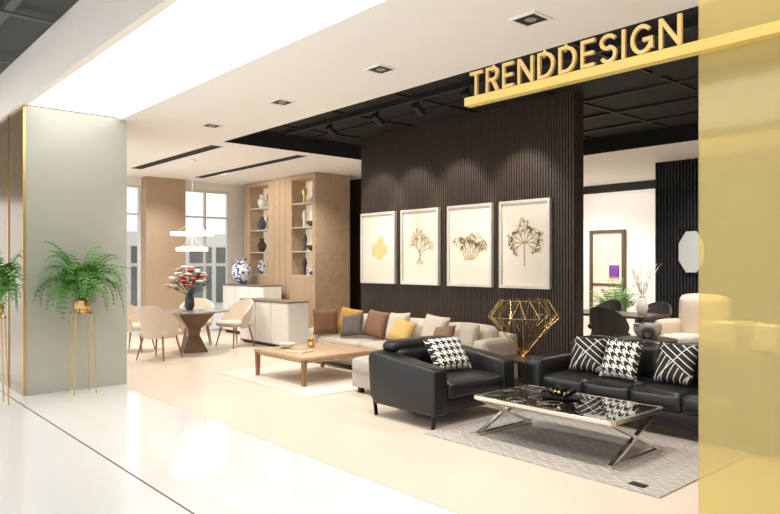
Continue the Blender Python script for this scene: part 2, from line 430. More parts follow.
# ------------------------------------------------------------------ downlights, added fill spots
def spot(loc, target, power, size=80, blend=.7, col=(1, .95, .87), rad=.08):
    l = bpy.data.lights.new('spot', 'SPOT'); l.energy = power; l.spot_size = math.radians(size); l.spot_blend = blend; l.color = col; l.shadow_soft_size = rad
    o = bpy.data.objects.new('spot', l); C.objects.link(o); o.location = loc
    o.rotation_euler = (Vector(target)-Vector(loc)).to_track_quat('-Z', 'Y').to_euler()
dl = thing('downlight', 'square recessed ceiling downlight farthest left, nearest the grey column', 'ceiling light', (-8.46, 4.22, ZC), 0, 'square downlights over the entrance')
bm = B()
for a in ((-.12, -.10, -.12, .12), (.10, .12, -.12, .12), (-.10, .10, -.12, -.10), (-.10, .10, .10, .12)): box(bm, *a, -.014, 0)
mk('trim', bm, 'white', dl, False)
mk('well', box(B(), -.10, .10, -.10, .10, -.006, -.001), 'beam', dl, False)
mk('lamp', lathe(B(), [(.045, -.012), (.045, -.006)], 16), 'dimlamp', dl)
for x, lab in ((-6.69, 'second square recessed downlight from the grey column'), (-4.92, 'square recessed downlight left of the gold shop letters'),
               (-3.15, 'square recessed downlight directly above the gold shop letters')):
    dup(dl, (x, 4.22, ZC), 0, lab)
for x in (-8.46, -6.69, -4.92, -3.15, -1.4): spot((x, 4.22, ZC-.03), (x, 4.3, 0), 150, 110, .8, rad=.015)
th = thing('track_light', 'black cylinder spotlight hanging in the dark recess, above the first artwork', 'spotlight', (-8.0, 5.9, ZR-.07), 0, 'black spotlights in the dark ceiling recess')
mk('bracket', tube(B(), (0, 0, 0), (0, 0, -.09), .013), 'beam', th)
mk('head', tube(B(), (0, -.07, -.07), (0, .08, -.17), .05, .05, 16), 'beam', th)
mk('lamp', tube(B(), (0, .08, -.17), (0, .084, -.173), .038, .038, 16), 'bulb', th)
for x, lab in ((-6.95, 'black cylinder spotlight hanging in the dark recess above the second artwork'), (-6.15, 'black cylinder spotlight above the third artwork'), (-5.3, 'black cylinder spotlight above the rightmost artwork'), (-3.4, 'black cylinder spotlight above the black leather sofa')):
    dup(th, (x, 5.9, ZR-.07), 0, lab)
for x in (-8.35, -7.55, -6.6, -5.47): spot((x, 6.4, 3.4), (x, 7.18, 2.35), 80, 70, .6, rad=.03, col=(1, .92, .80))
for x in (-8.2, -6.4): spot((x, 6.2, 3.38), (x, 6.3, 0), 130, 95, .8)
spot((-3.4, 6.15, 3.38), (-3.4, 5.6, 0), 130, 100, .8)
for p in ((-12.5, 4.1), (-11.3, 5.9), (-10.6, 7.4), (-13.3, 5.7)): spot((p[0], p[1], ZC-.02), (p[0], p[1], 0), 230, 130, .8)
spot((-12.9, 6.3, ZC-.02), (-12.9, 8.2, 2.2), 190, 90, .8)
for p in ((-6.5, 9.2), (-4.2, 9.2), (-7.5, 12.6), (-4.8, 10.9), (-8.8, 13.2)): spot((p[0], p[1], ZC-.02), (p[0], p[1]+.3, 0), 280, 130, .8)  # fill spots without fittings, added to brighten the rear room
spot((-8.4, 11.8, ZC-.02), (-8.6, 14.6, 1.8), 350, 110, .8)  # added fill aimed at the far white wall

# ------------------------------------------------------------------ ferns
def fern_mesh(n, L, limx=None, limy=None, e0=48, e1=93, d0=5, d1=13, hs=.66, ll0=.075):
    bm = B()
    for i in range(n):
        a = i*2.39996+random.uniform(-.2, .2); e = math.radians(random.uniform(e0, e1)); l = L*random.uniform(.6, 1.1)
        st = l/15; p = Vector((.03*math.cos(a), .03*math.sin(a), 0)); dr = math.radians(random.uniform(d0, d1))
        pts = [p.copy()]
        for k in range(15):
            e -= dr*(.35+k/13); e = max(e, -1.45); p = p+st*Vector((hs*math.cos(e)*math.cos(a), hs*math.cos(e)*math.sin(a), math.sin(e))); pts.append(p.copy())
        def w(q):
            q = q.copy()
            if limx and q.x < 0: q.x = -limx*math.tanh(-q.x/limx)
            if limy and q.y > 0: q.y = limy*math.tanh(q.y/limy)
            return q
        for k in range(15): tube(bm, w(pts[k]), w(pts[k+1]), .003, .002, 4)
        for k in range(2, 16):
            d = (pts[min(k, 15)]-pts[k-1]).normalized(); s = d.cross(Vector((0, 0, 1)))
            s = s.normalized() if s.length > .05 else Vector((-math.sin(a), math.cos(a), 0))
            ll = ll0*math.sin(PI*min(.97, (k+1.5)/18.5))**.7*random.uniform(.75, 1.15)
            for sg in (-1, 1):
                q = pts[k]; tip = q+s*sg*ll+d*ll*.45-Vector((0, 0, ll*.25)); m1 = q+(tip-q)*.45
                vs = [bm.verts.new(w(v)) for v in (q, m1+d*.015, tip, m1-d*.015)]
                bm.faces.new(vs)
    return bm
def planter(loc, lab1, lab2, limx, limy):
    t = thing('plant_stand', lab1, 'plant stand', loc, 0, 'brass plant stands by the column')
    for k in range(4):
        a = PI/4+k*PI/2
        mk('leg', tube(B(), (.18*math.cos(a), .18*math.sin(a), 0), (.13*math.cos(a), .13*math.sin(a), 1.02), .008), 'brass', t)
    for z, r in ((.985, .132), ):
        bm = B()
        for k in range(20):
            a, b = 2*PI*k/20, 2*PI*(k+1)/20
            tube(bm, (r*math.cos(a), r*math.sin(a), z), (r*math.cos(b), r*math.sin(b), z), .007, None, 6)
        for k in range(2): 
            a = PI/4+k*PI/2; tube(bm, (r*math.cos(a), r*math.sin(a), z), (-r*math.cos(a), -r*math.sin(a), z), .006, None, 6)
        mk('ring', bm, 'brass', t)
    f = thing('potted_fern', lab2, 'plant', (loc[0], loc[1], loc[2]+.993), 0, 'ferns by the column')
    mk('pot', lathe(B(), [(.06, 0), (.09, .03), (.105, .09), (.10, .15), (.085, .15), (.08, .13), (0, .13)], 24), 'brass', f)
    fo = mk('foliage', fern_mesh(115, .94, limx, limy), 'fern', f, False)
    fo.location = (0, 0, .15)
planter((-8.66, 2.6, 0), 'tall slim brass plant stand in front of the grey column face', 'arching green fern in a brass pot in front of the grey column face', .22, None)
planter((-8.62, 1.64, 0), 'tall slim brass plant stand at the left edge beside the mirrored column side', 'arching green fern cut by the left edge of the photo', None, .3)

# ------------------------------------------------------------------ artworks
def branch_art(bm, x, z, ang, l, w, depth, spread, y, leaf=0, k=.74):
    x1, z1 = x+l*math.sin(ang), z+l*math.cos(ang)
    nx, nz = math.cos(ang)*w/2, -math.sin(ang)*w/2
    vs = [bm.verts.new((x-nx, y, z-nz)), bm.verts.new((x+nx, y, z+nz)), bm.verts.new((x1+nx*.7, y, z1+nz*.7)), bm.verts.new((x1-nx*.7, y, z1-nz*.7))]
    bm.faces.new(vs)
    if depth == 0:
        if leaf:
            for j in range(2):
                cx, cz = x1+random.uniform(-.02, .02), z1+random.uniform(-.02, .02)
                bm.faces.new([bm.verts.new((cx+leaf*math.cos(q*PI/3), y, cz+leaf*math.sin(q*PI/3))) for q in range(6)])
        return
    for s in (-1, 1, 0) if depth % 2 else (-1, 1):
        branch_art(bm, x1, z1, ang+s*spread*random.uniform(.5, 1.4), l*k*random.uniform(.7, 1.2), w*.72, depth-1, spread, y, leaf, k)
def art(x0, x1, z0, z1, label, kind):
    t = thing('framed_artwork', label, 'picture', ((x0+x1)/2, WY, z0), 0, 'framed artworks on the dark slatted wall')
    w = (x1-x0)/2; h = z1-z0; f = .036
    bm = B()
    for a in ((-w, -w+f, 0, h), (w-f, w, 0, h), (-w+f, w-f, 0, f), (-w+f, w-f, h-f, h)): box(bm, a[0], a[1], -.055, -.001, a[2], a[3])
    mk('frame', bm, 'silver', t, False)
    mk('canvas', box(B(), -w+f, w-f, -.03, -.004, f, h-f), 'canvas', t, False)
    bm = B(); y = -.033; m = 'artgold'
    if kind == 0:
        m = 'artgoldleaf'
        for i in range(16):
            cx, cz, a_, b_ = random.uniform(-.1, .17), random.uniform(.46, .72), random.uniform(.06, .11), random.uniform(.05, .09)
            bm.faces.new([bm.verts.new((cx+sx*a_*random.uniform(.7, 1.1), y-.00005*i, cz+sz*b_*random.uniform(.7, 1.1))) for sx, sz in ((-1, -1), (1, -1), (1, 1), (-1, 1))])
    elif kind == 1:
        branch_art(bm, 0, .38, .05, .12, .024, 5, .55, y, 0, .78)
        branch_art(bm, .01, .46, -.6, .12, .016, 4, .5, y, 0, .74); branch_art(bm, .01, .44, .75, .12, .016, 4, .5, y, 0, .74)
        for a in (2.3, 2.8, 3.5, 4.0): branch_art(bm, 0, .40, a, .06, .012, 1, .6, y)
    elif kind == 2:
        m = 'artbrown'
        for a in (-1.1, -.7, -.35, 0, .35, .7, 1.1): branch_art(bm, .06*a, .38, a*.62+.1, .13+.03*math.cos(5*a), .020, 4, .36, y, .006, .68)
    else:
        m = 'artbrown'
        for a in (-2.1, -1.55, -1.05, -.5, 0.05, .5, 1.05, 1.55, 2.1): branch_art(bm, .01*a, .60, a, .10+.02*math.cos(7*a), .012, 3, .45, y, .009, .68)
        branch_art(bm, 0, .60, 3.14, .24, .026, 0, .7, y)
        branch_art(bm, 0, .38, 3.14, .05, .014, 1, .8, y)
    lx = w-f-.04
    for v in bm.verts:
        if abs(v.co.x) > lx*.7: v.co.x = math.copysign(lx*(.7+.3*math.tanh((abs(v.co.x)/lx-.7)/.3)), v.co.x)
    mk('motif', bm, m, t, False)
def wx(px, y):
    a = (px-390)/670; return y/(.6613+a*.7501)*(-.7501+a*.6613)
for (pa, pb, lab, k) in ((363, 397, 'framed artwork with an abstract gold leaf patch, leftmost on the dark wall', 0), (403, 440.5, 'framed artwork of a bare gold tree with roots', 1),
                         (449.5, 494, 'framed artwork of spreading coral branches in dull gold', 2), (501.5, 552, 'framed artwork of a round leafy gold tree, rightmost on the dark wall', 3)):
    art(wx(pa, WY), wx(pb, WY), 1.265, 2.43, lab, k)

# ------------------------------------------------------------------ cushions
def pillow(w, h, t):
    bm = B(); N = 14
    def side(sg):
        g = []
        for i in range(N+1):
            row = []
            for j in range(N+1):
                u, v = -1+2*i/N, -1+2*j/N
                th = t/2*((1-u**4)*(1-v**4))**.55
                x = u*w/2*(1-.07*(1-v*v)*abs(u)); z = v*h/2*(1-.07*(1-u*u)*abs(v))
                row.append(bm.verts.new((x, sg*th, z)))
            g.append(row)
        for i in range(N):
            for j in range(N): bm.faces.new((g[i][j], g[i+1][j], g[i+1][j+1], g[i][j+1]))
    side(-1); side(1)
    bmesh.ops.remove_doubles(bm, verts=bm.verts, dist=1e-4)
    return bm
def cushion(x, y, z, s, m, label, rz=0, tilt=-15, group='scatter cushions on the beige sofa', roll=0, t=.15, h=None):
    h = h or s
    o = mk('cushion', pillow(s, h, t), m, None, True, 80)
    o.rotation_euler = (math.radians(tilt), math.radians(roll), rz)
    o.location = (x, y, z+h/2*math.cos(math.radians(tilt))*(1+.28*abs(math.sin(math.radians(roll)*2)))+.02)
    tag(o, label, 'cushion', group)

# ------------------------------------------------------------------ sofas
def sofa(name, label, loc, rz, W, D, ns, m, zs=.42, zb=.72, arm=.2, armz=.56, legz=.13, legm='blackmetal', mb=None, seams=False):
    t = thing(name, label, 'sofa', loc, rz)
    w = W/2
    mk('base', box(B(), -w+arm*.5, w-arm*.5, -D/2+.03, D/2-.03, legz, zs-.15, .02), m, t)
    mk('back_frame', softbox(B(), -w+.02, w-.02, D/2-.18, D/2, legz, zb-.06, .05, .01), m, t)
    for s in (-1, 1):
        x0 = w-arm if s > 0 else -w
        mk('arm', softbox(B(), x0, x0+arm, -D/2, D/2-.1, legz, armz, .06, .015), m, t)
    cw = (W-2*arm)/ns
    for i in range(ns):
        x0 = -w+arm+i*cw
        if seams:
            bm = B(); bb = B(); k = 2
            for q in range(k):
                a, b = x0+.004+q*(cw-.008)/k, x0+.004+(q+1)*(cw-.008)/k
                softbox(bm, a-.006, b+.006, -D/2-.01, D/2-.28, zs-.17, zs, .045, .022)
                softbox(bb, a-.006, b+.006, D/2-.36, D/2-.12, zs-.02, zb, .06, .03)
        else:
            bm = softbox(B(), x0+.004, x0+cw-.004, -D/2-.01, D/2-.28, zs-.16, zs, .05, .02)
            bb = softbox(B(), x0+.006, x0+cw-.006, D/2-.36, D/2-.12, zs-.02, zb, .07, .025)
        mk('seat_cushion', bm, m, t); mk('back_cushion', bb, mb or m, t)
    for sx in (-1, 1):
        for sy in (-1, 1):
            mk('leg', box(B(), sx*(w-.12)-.03, sx*(w-.12)+.03, sy*(D/2-.1)-.03, sy*(D/2-.1)+.03, 0, legz), legm, t, False)
    return t
sofa('leather_sofa', 'black leather two seat sofa behind the glass coffee table', (-3.26, 6.38, 0.012), 0, 2.48, 1.0, 2, 'leather', zs=.41, zb=.76, arm=.24, armz=.57, legz=.1, seams=True)
G2 = 'black and white cushions on the leather sofa'
cushion(-3.98, 6.33, .425, .39, 'fan', 'black cushion with thin crossing white lines, left end of the leather sofa', .1, -24, G2)
cushion(-3.52, 6.21, .425, .41, 'hound', 'houndstooth cushion in the middle of the leather sofa', 0, -24, G2)
cushion(-3.02, 6.33, .425, .41, 'fan', 'black cushion with thin crossing white lines, right end of the leather sofa', -.08, -24, G2)

# black armchair (faces +X)
ac = thing('armchair', 'black leather armchair with slim black legs beside the glass coffee table', 'armchair', (-4.97, 5.13, 0.0), PI/2)
w, D = .62, .48
prof = [(-D, .15), (-D+.02, .13), (D-.08, .13), (D, .20), (D+.03, .60), (D, .66), (D-.1, .67), (0, .63), (-D+.05, .585), (-D, .56)]
for s in (-1, 1):
    bm = B(); a = s*w; b = s*(w-.2)
    prism(bm, prof, 'x', min(a, b), max(a, b))
    bmesh.ops.bevel(bm, geom=bm.edges[:], offset=.03, segments=3, affect='EDGES', profile=.5)
    mk('arm', bm, 'leather', ac, True, 50)
mk('base', box(B(), -w+.1, w-.1, -D+.03, D-.08, .14, .3, .015), 'leather', ac)
mk('seat_cushion', softbox(B(), -w+.205, w-.205, -D-.02, D-.2, .27, .44, .05, .025), 'leather', ac)
mk('back_cushion', softbox(B(), -w+.205, w-.205, D-.26, D-.02, .42, .70, .07, .02), 'leather', ac)
mk('back_shell', softbox(B(), -w+.03, w-.03, D-.12, D+.03, .15, .67, .045, .01), 'leather', ac)
mk('headrest', softbox(B(), -w+.16, w-.16, D-.22, D, .655, .77, .055, .012), 'leather', ac)
for sx in (-1, 1):
    for sy in (-1, 1):
        mk('leg', sqbar(B(), (sx*(w-.05), sy*(D-.06), 0), (sx*(w-.05), sy*(D-.03), .18), .035, .02), 'blackmetal', ac, False)
cushion(-4.95, 5.18, .455, .50, 'hound', 'houndstooth cushion leaning in the black armchair', PI/2-.1, -36, 'armchair cushion', h=.40)

# beige sectional
bs = thing('sectional_sofa', 'long beige linen sectional sofa with chaise under the artworks', 'sofa', (0, 0, 0))
SX0, SX1, SY0, SY1, CX, CY = -9.0, -5.5, 6.15, 7.12, -6.56, 5.12
bm = B(); box(bm, SX0+.05, SX1, SY0+.03, SY1-.02, .07, .27, .015); box(bm, CX, SX1, CY+.03, SY0+.03, .07, .27, .015)
mk('base', bm, 'greige', bs)
mk('left_arm', softbox(B(), SX0, SX0+.24, SY0, SY1-.15, .07, .56, .06, .012), 'linen', bs)
mk('right_arm', softbox(B(), SX1-.2, SX1+.02, SY0+.25, SY1-.15, .25, .62, .06, .012), 'linen', bs)
mk('back_frame', softbox(B(), SX0, SX1, SY1-.2, SY1, .07, .68, .06, .01), 'linen', bs)
for a, b in ((SX0+.24, -7.68), (-7.68, CX)):
    mk('seat_cushion', softbox(B(), a+.005, b-.005, SY0, SY1-.28, .25, .44, .06, .025), 'linen', bs)
mk('chaise_cushion', softbox(B(), CX+.005, SX1-.005, CY, SY0+.24, .25, .44, .06, .02), 'greige', bs)
mk('seat_cushion', softbox(B(), CX+.005, SX1-.2, SY0+.24, SY1-.28, .25, .43, .06, .02), 'linen', bs)
for a, b in ((SX0+.2, -7.68), (-7.68, CX), (CX, SX1-.18)):
    mk('back_cushion', softbox(B(), a+.01, b-.01, SY1-.42, SY1-.15, .42, .76, .08, .03), 'lightlinen', bs)
for x, y in ((SX0+.12, SY0+.1), (SX0+.12, SY1-.1), (SX1-.1, SY1-.1), (SX1-.1, CY+.1), (CX+.1, CY+.1)):
    mk('leg', box(B(), x-.03, x+.03, y-.03, y+.03, 0, .08), 'blackmetal', bs, False)
for (x, y, s, m, lab, rz, tl, rl) in (
    (-8.62, 6.24, .40, 'tobacco', 'tobacco brown cushion at the far left end of the beige sofa', 1.1, -14, 0),
    (-8.42, 6.56, .43, 'mustard', 'mustard orange cushion leaning among brown ones, left end of the beige sofa', .25, -16, 7),
    (-8.10, 6.36, .37, 'taupe', 'dark taupe cushion right of the mustard orange one', .4, -32, -9),
    (-7.76, 6.56, .42, 'rust', 'rust brown cushion right of the dark taupe one', .12, -18, 6),
    (-7.28, 6.57, .46, 'lightlinen', 'large pale linen cushion between the rust brown and yellow ones', -.05, -16, -3),
    (-6.98, 6.38, .36, 'yellow', 'muted yellow cushion in the middle of the beige sofa', .2, -34, 12),
    (-6.52, 6.57, .46, 'lightlinen', 'large pale linen cushion right of the yellow one', 0, -16, 4),
    (-6.20, 6.40, .33, 'rust', 'brown cushion on the chaise end of the beige sofa', .15, -36, -8),
    (-5.90, 6.57, .34, 'linen', 'beige cushion at the far right end of the beige sofa', -.1, -16, 0)):
    cushion(x, y, .455, s, m, lab, rz, tl, roll=rl, h=min(s, .41))

# ------------------------------------------------------------------ rugs
o = mk('area_rug', box(B(), -1.15, 1.15, -.82, .82, 0, .012, .004, 1), 'rug', None, False); o.location = (-3.35, 5.2, 0)
tag(o, 'grey patterned rug under the glass coffee table', 'rug')
o = mk('area_rug', box(B(), -1.2, 1.15, -.8, .78, 0, .013, .004, 1), 'creamrug', None, False); o.location = (-7.75, 5.36, 0)
tag(o, 'plain cream rug under the wooden coffee table', 'rug')
o = mk('price_tag', box(B(), -.06, .06, -.035, .035, 0, .006), 'tag', None, False); o.location = (-2.42, 4.5, .013); tag(o, 'small black tag on the front corner of the patterned rug', 'tag')

# ------------------------------------------------------------------ wooden coffee table
t = thing('coffee_table', 'square oak coffee table with straight legs on the cream rug', 'coffee table', (-7.76, 5.42, .014))
a, b = .62, .6
mk('tabletop', box(B(), -a, a, -b, b, .34, .375, .004), 'wood', t)
bm = B(); box(bm, -a+.05, a-.05, -b+.03, -b+.05, .295, .34); box(bm, -a+.05, a-.05, b-.05, b-.03, .295, .34); box(bm, -a+.03, -a+.05, -b+.05, b-.05, .295, .34); box(bm, a-.05, a-.03, -b+.05, b-.05, .295, .34)
mk('apron', bm, 'wood', t, False)
for sx in (-1, 1):
    for sy in (-1, 1):
        mk('leg', tube(B(), (sx*(a-.04), sy*(b-.04), 0), (sx*(a-.04), sy*(b-.04), .34), .030, .042, 4, PI/4), 'woodleg', t, False)
zt = .39
bk = thing('book', 'white hardback book lying on the oak coffee table, bottom of the pair', 'book', (-7.66, 5.1, zt), .3)
mk('cover', box(B(), -.15, .15, -.11, .11, 0, .03, .003, 1), 'paper', bk, False); mk('pages', box(B(), -.145, .153, -.105, .112, .004, .026), 'canvas', bk, False)
bk = thing('book', 'small tan book on top of the white one on the oak table', 'book', (-7.66, 5.1, zt+.031), .5)
mk('cover', box(B(), -.11, .11, -.08, .08, 0, .025, .003, 1), 'booktan', bk, False); mk('pages', box(B(), -.105, .113, -.075, .082, .004, .021), 'canvas', bk, False)
v = thing('bud_vase', 'small gold vase of yellow buds on the oak coffee table', 'vase', (-7.95, 5.5, zt))
mk('vase', lathe(B(), [(.04, 0), (.06, .05), (.045, .08), (.05, .1), (.04, .1), (.035, .08), (0, .06)], 20), 'goldceramic', v)
bm = B()
for k in range(12):
    a_ = random.uniform(0, 6.28); r = random.uniform(.02, .08); z = random.uniform(.11, .17)
    tube(bm, (0, 0, .07), (r*math.cos(a_), r*math.sin(a_), z), .003, None, 4); mk('bud', ball(B(), (r*math.cos(a_), r*math.sin(a_), z), .016, 1), 'yellow', v)
mk('stems', bm, 'leafdark', v)
bo = thing('bowl', 'shallow white bowl on the oak coffee table beside the gold vase', 'bowl', (-8.12, 5.2, zt))
mk('body', lathe(B(), [(.05, 0), (.1, .03), (.13, .07), (.12, .07), (.09, .035), (0, .02)], 24), 'ceramic', bo)

# ------------------------------------------------------------------ glass coffee table
t = thing('glass_coffee_table', 'low rectangular black glass coffee table with crossed champagne metal legs', 'coffee table', (-3.41, 5.06, .012))
a, b, h = .69, .40, .37
mk('glass_top', box(B(), -a+.018, a-.018, -b+.018, b-.018, h-.012, h+.002), 'smoked', t, False)
bm = B()
for s in (-1, 1):
    box(bm, -a, a, s*b-.018, s*b+.018, h-.03, h+.004, .003, 1); box(bm, s*a-.018, s*a+.018, -b+.018, b-.018, h-.03, h+.004, .003, 1)
mk('top_frame', bm, 'chrome', t, False)
for s in (-1, 1):
    x = s*(a-.02)
    for q in (-1, 1):
        mk('leg', sqbar(B(), (x-.012*q, -q*(b-.02), .015), (x-.012*q, q*(b-.02), h-.03), .022, .04, (1, 0, 0)), 'chrome', t, False)
    mk('foot_rail', box(B(), x-.018, x+.018, -b, b, 0, .03), 'chrome', t, False)
tr = thing('tray', 'black oval tray on the black glass coffee table', 'tray', (-3.5, 5.12, .387), .2)
mk('body', lathe(B(), [(.18, 0), (.22, .02), (.21, .022), (.17, .008), (0, .008)], 32, sy=.6), 'leather', tr)
sc_ = thing('table_ornament', 'black and gold leafy ornament in the oval tray on the glass table', 'ornament', (-3.5, 5.12, .396))
bm = B()
for k in range(26):
    a_ = k*2.4; r = .05+.09*random.random(); z = .03+.08*random.random()
    c0 = Vector((r*.5*math.cos(a_), r*.4*math.sin(a_), 0)); tip = Vector((r*1.5*math.cos(a_), r*.9*math.sin(a_), z)); sd = Vector((-math.sin(a_), math.cos(a_), 0))*.025
    md = (c0+tip)/2+Vector((0, 0, .02)); bm.faces.new([bm.verts.new(p) for p in (c0, md+sd, tip, md-sd)])
mk('leaves', bm, 'leather', sc_, False)
for k in range(6): mk('berry', ball(B(), (.05*math.cos(k), .04*math.sin(k), .03+.004*k), .018, 2), 'gold', sc_)

# ------------------------------------------------------------------ side table + wire diamond
st = thing('side_table', 'small black side table between the armchair and the leather sofa', 'side table', (-4.82, 6.32, 0))
mk('tabletop', box(B(), -.25, .25, -.25, .25, .47, .5, .004, 1), 'walnutdark', st, False)
mk('shelf', box(B(), -.22, .22, -.22, .22, .2, .22), 'walnutdark', st, False)
for sx in (-1, 1):
    for sy in (-1, 1): mk('leg', box(B(), sx*.22-.018, sx*.22+.018, sy*.22-.018, sy*.22+.018, 0, .47), 'blackmetal', st, False)
dm = thing('wire_ornament', 'large gold wire diamond ornament standing on the black side table', 'ornament', (-4.80, 6.30, .5))
bm = B(); n = 16; R = .41; r = .28; zg, zt_ = .48, .67
ed = []
gp = [Vector((R*math.cos(.3+2*PI*i/n), R*math.sin(.3+2*PI*i/n), zg)) for i in range(n)]
tp = [Vector((r*math.cos(.3+2*PI*(i+.5)/n), r*math.sin(.3+2*PI*(i+.5)/n), zt_)) for i in range(n)]
cu_ = Vector((0, 0, .02))
for i in range(n):
    j = (i+1) % n
    ed += [(gp[i], gp[j]), (tp[i], tp[j]), (gp[i], tp[i]), (gp[j], tp[i]), (gp[i], cu_)]
    q = gp[i].lerp(gp[j], .5); lo = Vector((q.x*.72, q.y*.72, .345))
    ed += [(gp[i], lo), (gp[j], lo)]
for p, q in ed: tube(bm, p, q, .003, None, 5)
mk('wire_frame', bm, 'antique', dm)
mk('foot', lathe(B(), [(.1, 0), (.1, .012), (.03, .02), (.012, .05), (0, .05)], 20), 'antique', dm)

# ------------------------------------------------------------------ display shelving unit
UX0, UX1, UY0, UY1 = -14.35, -11.4, 7.99, 8.9
u = thing('display_shelving', 'tall tan wood shelving wall unit with two lit niches', 'shelving unit', (0, 0, 0))
NI = [(-14.07, -13.25), (-12.28, -11.5)]; NZ0, NZ1 = 1.33, 3.38; ND = .38
bm = B()
box(bm, UX0, UX1, UY0+ND, UY1, 0, ZC-.01); box(bm, UX0, UX1, UY0, UY0+ND, 0, NZ0); box(bm, UX0, UX1, UY0, UY0+ND, NZ1, ZC-.01)
for a, b in ((UX0, NI[0][0]), (NI[0][1], NI[1][0]), (NI[1][1], UX1)): box(bm, a, b, UY0, UY0+ND, NZ0, NZ1)
mk('carcass', bm, 'tan', u, False)
zsh = [NZ0+.012+(NZ1-NZ0)*k/4 for k in range(4)]
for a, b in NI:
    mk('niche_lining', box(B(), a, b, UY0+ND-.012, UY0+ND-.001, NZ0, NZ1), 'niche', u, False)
    for z in zsh: mk('shelf', box(B(), a, b, UY0+.01, UY0+ND-.012, z-.024, z), 'cabinet_top', u, False)
bm = B()
for x in (-13.0, -12.76, -12.52): box(bm, x-.004, x+.004, UY0-.003, UY0+.01, 0, ZC-.01)
mk('panel_seams', bm, 'woodleg', u, False)
vprof = [[(.05, 0), (.1, .1), (.11, .18), (.05, .26), (.06, .32), (.05, .32), (0, .26)], [(.07, 0), (.12, .06), (.12, .14), (.07, .2), (.05, .22), (0, .22)],
         [(.04, 0), (.035, .15), (.06, .25), (.03, .36), (0, .36)], [(.06, 0), (.06, .02), (.015, .05), (.02, .14), (.08, .2), (.09, .28), (.04, .33), (0, .34)], [(.05, 0), (.14, .07), (.15, .12), (.13, .12), (.05, .03), (0, .03)]]
shapes = ['slender necked vase', 'round jar', 'tall tapered bottle vase', 'goblet shaped ornament', 'shallow bowl']
cols = [('porcelain', 'blue and white'), ('goldceramic', 'gold'), ('ceramic', 'white'), ('darkceramic', 'dark blue'), ('walnutdark', 'dark wooden')]
ords = ['lowest', 'second', 'third', 'top']
k = 0
for ni, (a, b) in enumerate(NI):
    for si, z in enumerate(zsh):
        for q in range(2):
            sh = (k*2+ni+si) % 5; cl = (k+si*2+ni) % 5; k += 1
            x = a+(b-a)*(.3 if q == 0 else .7)
            o = mk('shelf_ornament', lathe(B(), vprof[sh], 16), cols[cl][0]); o.location = (x, UY0+.18, z)
            tag(o, '%s %s, %s on the %s shelf of the %s niche' % (cols[cl][1], shapes[sh], 'left' if q == 0 else 'right', ords[si], 'left' if ni == 0 else 'right'), 'ornament', 'ornaments in the shelving niches')

# ------------------------------------------------------------------ sideboards
s1 = thing('sideboard', 'low white sideboard with thin dark edges in front of the tan shelving', 'sideboard', (-11.37, 6.96, 0))
mk('body', box(B(), -.88, .88, -.2, .23, .05, .855), 'cabinet_edge', s1, False)
mk('top', box(B(), -.9, .9, -.235, .235, .855, .88), 'cabinet_edge', s1, False)
mk('side_panel', box(B(), .88, .905, -.22, .22, .02, .85), 'cabinet_white', s1, False)
mk('side_panel', box(B(), -.905, -.88, -.22, .22, .02, .85), 'cabinet_white', s1, False)
mk('plinth', box(B(), -.85, .85, -.17, .2, 0, .05), 'blackmetal', s1, False)
for i in range(3):
    x0 = -.875+i*.585; mk('door', box(B(), x0+.006, x0+.574, -.222, -.2, .07, .845, .003, 1), 'cabinet_white', s1, False)
s2 = thing('highboard', 'taller white cabinet behind the dining chairs holding the blue and white vase', 'cabinet', (-13.3, 7.6, 0))
mk('body', box(B(), -.95, .85, -.2, .23, .06, 1.095), 'cabinet_edge', s2, False)
mk('side_panel', box(B(), .85, .875, -.22, .22, .02, 1.09), 'cabinet_white', s2, False)
mk('top', box(B(), -.97, .87, -.235, .235, 1.095, 1.12), 'cabinet_edge', s2, False)
mk('plinth', box(B(), -.9, .8, -.17, .2, 0, .06), 'blackmetal', s2, False)
for i in range(3):
    x0 = -.945+i*.6; mk('door', box(B(), x0+.006, x0+.588, -.222, -.2, .08, 1.085, .003, 1), 'cabinet_white', s2, False)
o = mk('porcelain_vase', lathe(B(), [(.1, 0), (.12, .03), (.22, .18), (.24, .3), (.2, .42), (.1, .5), (.09, .53), (.13, .58), (.11, .58), (.07, .52), (0, .5)], 28), 'porcelain'); o.location = (-13.75, 7.6, 1.12)
tag(o, 'large blue and white porcelain vase on the taller white cabinet', 'vase')

# ------------------------------------------------------------------ dining set
def chair_parts(t, m, lm, hb=.36, f=1.0):
    mk('seat', softbox(B(), -.24*f, .24*f, -.25*f, .21*f, .39, .49, .045, .015), m, t)
    bm = B(); n = 20; A0 = math.radians(105); rows = []
    for i in range(n+1):
        a = -A0+2*A0*i/n; top = .52+hb*max(0.0, math.cos(a*.8))**.8
        col_ = []
        for (zz, rr) in ((.36, .245*f), (.36+(top-.36)*.5, .28*f), (top, .31*f)):
            col_.append((rr, zz))
        pts = [(r, z) for r, z in col_]+[(r-.04, z) for r, z in col_[::-1]]
        rows.append([bm.verts.new((r*math.sin(a), r*math.cos(a), z)) for r, z in pts])
    for A, B_ in zip(rows, rows[1:]):
        for j in range(6): bm.faces.new((A[j], A[(j+1) % 6], B_[(j+1) % 6], B_[j]))
    bm.faces.new(rows[0][::-1]); bm.faces.new(rows[-1])
    mk('backrest', bm, m, t, True, 60)
    for sx in (-1, 1):
        for sy in (-1, 1): mk('leg', tube(B(), (sx*.24*f, sy*.23*f, 0), (sx*.17*f, sy*.16*f, .4), .011, .018, 8), lm, t)
TC = (-11.45, 5.35)
t = thing('dining_table', 'round dining table with a tapered brown wood base by the windows', 'dining table', (TC[0], TC[1], 0))
mk('tabletop', lathe(B(), [(.60, .715), (.64, .725), (.64, .745), (.63, .75)], 48), 'marbletop', t)
mk('pedestal', lathe(B(), [(.30, 0), (.30, .02), (.13, .30), (.16, .42), (.46, .715)], 4, rot=.55), 'pedestal', t, False)
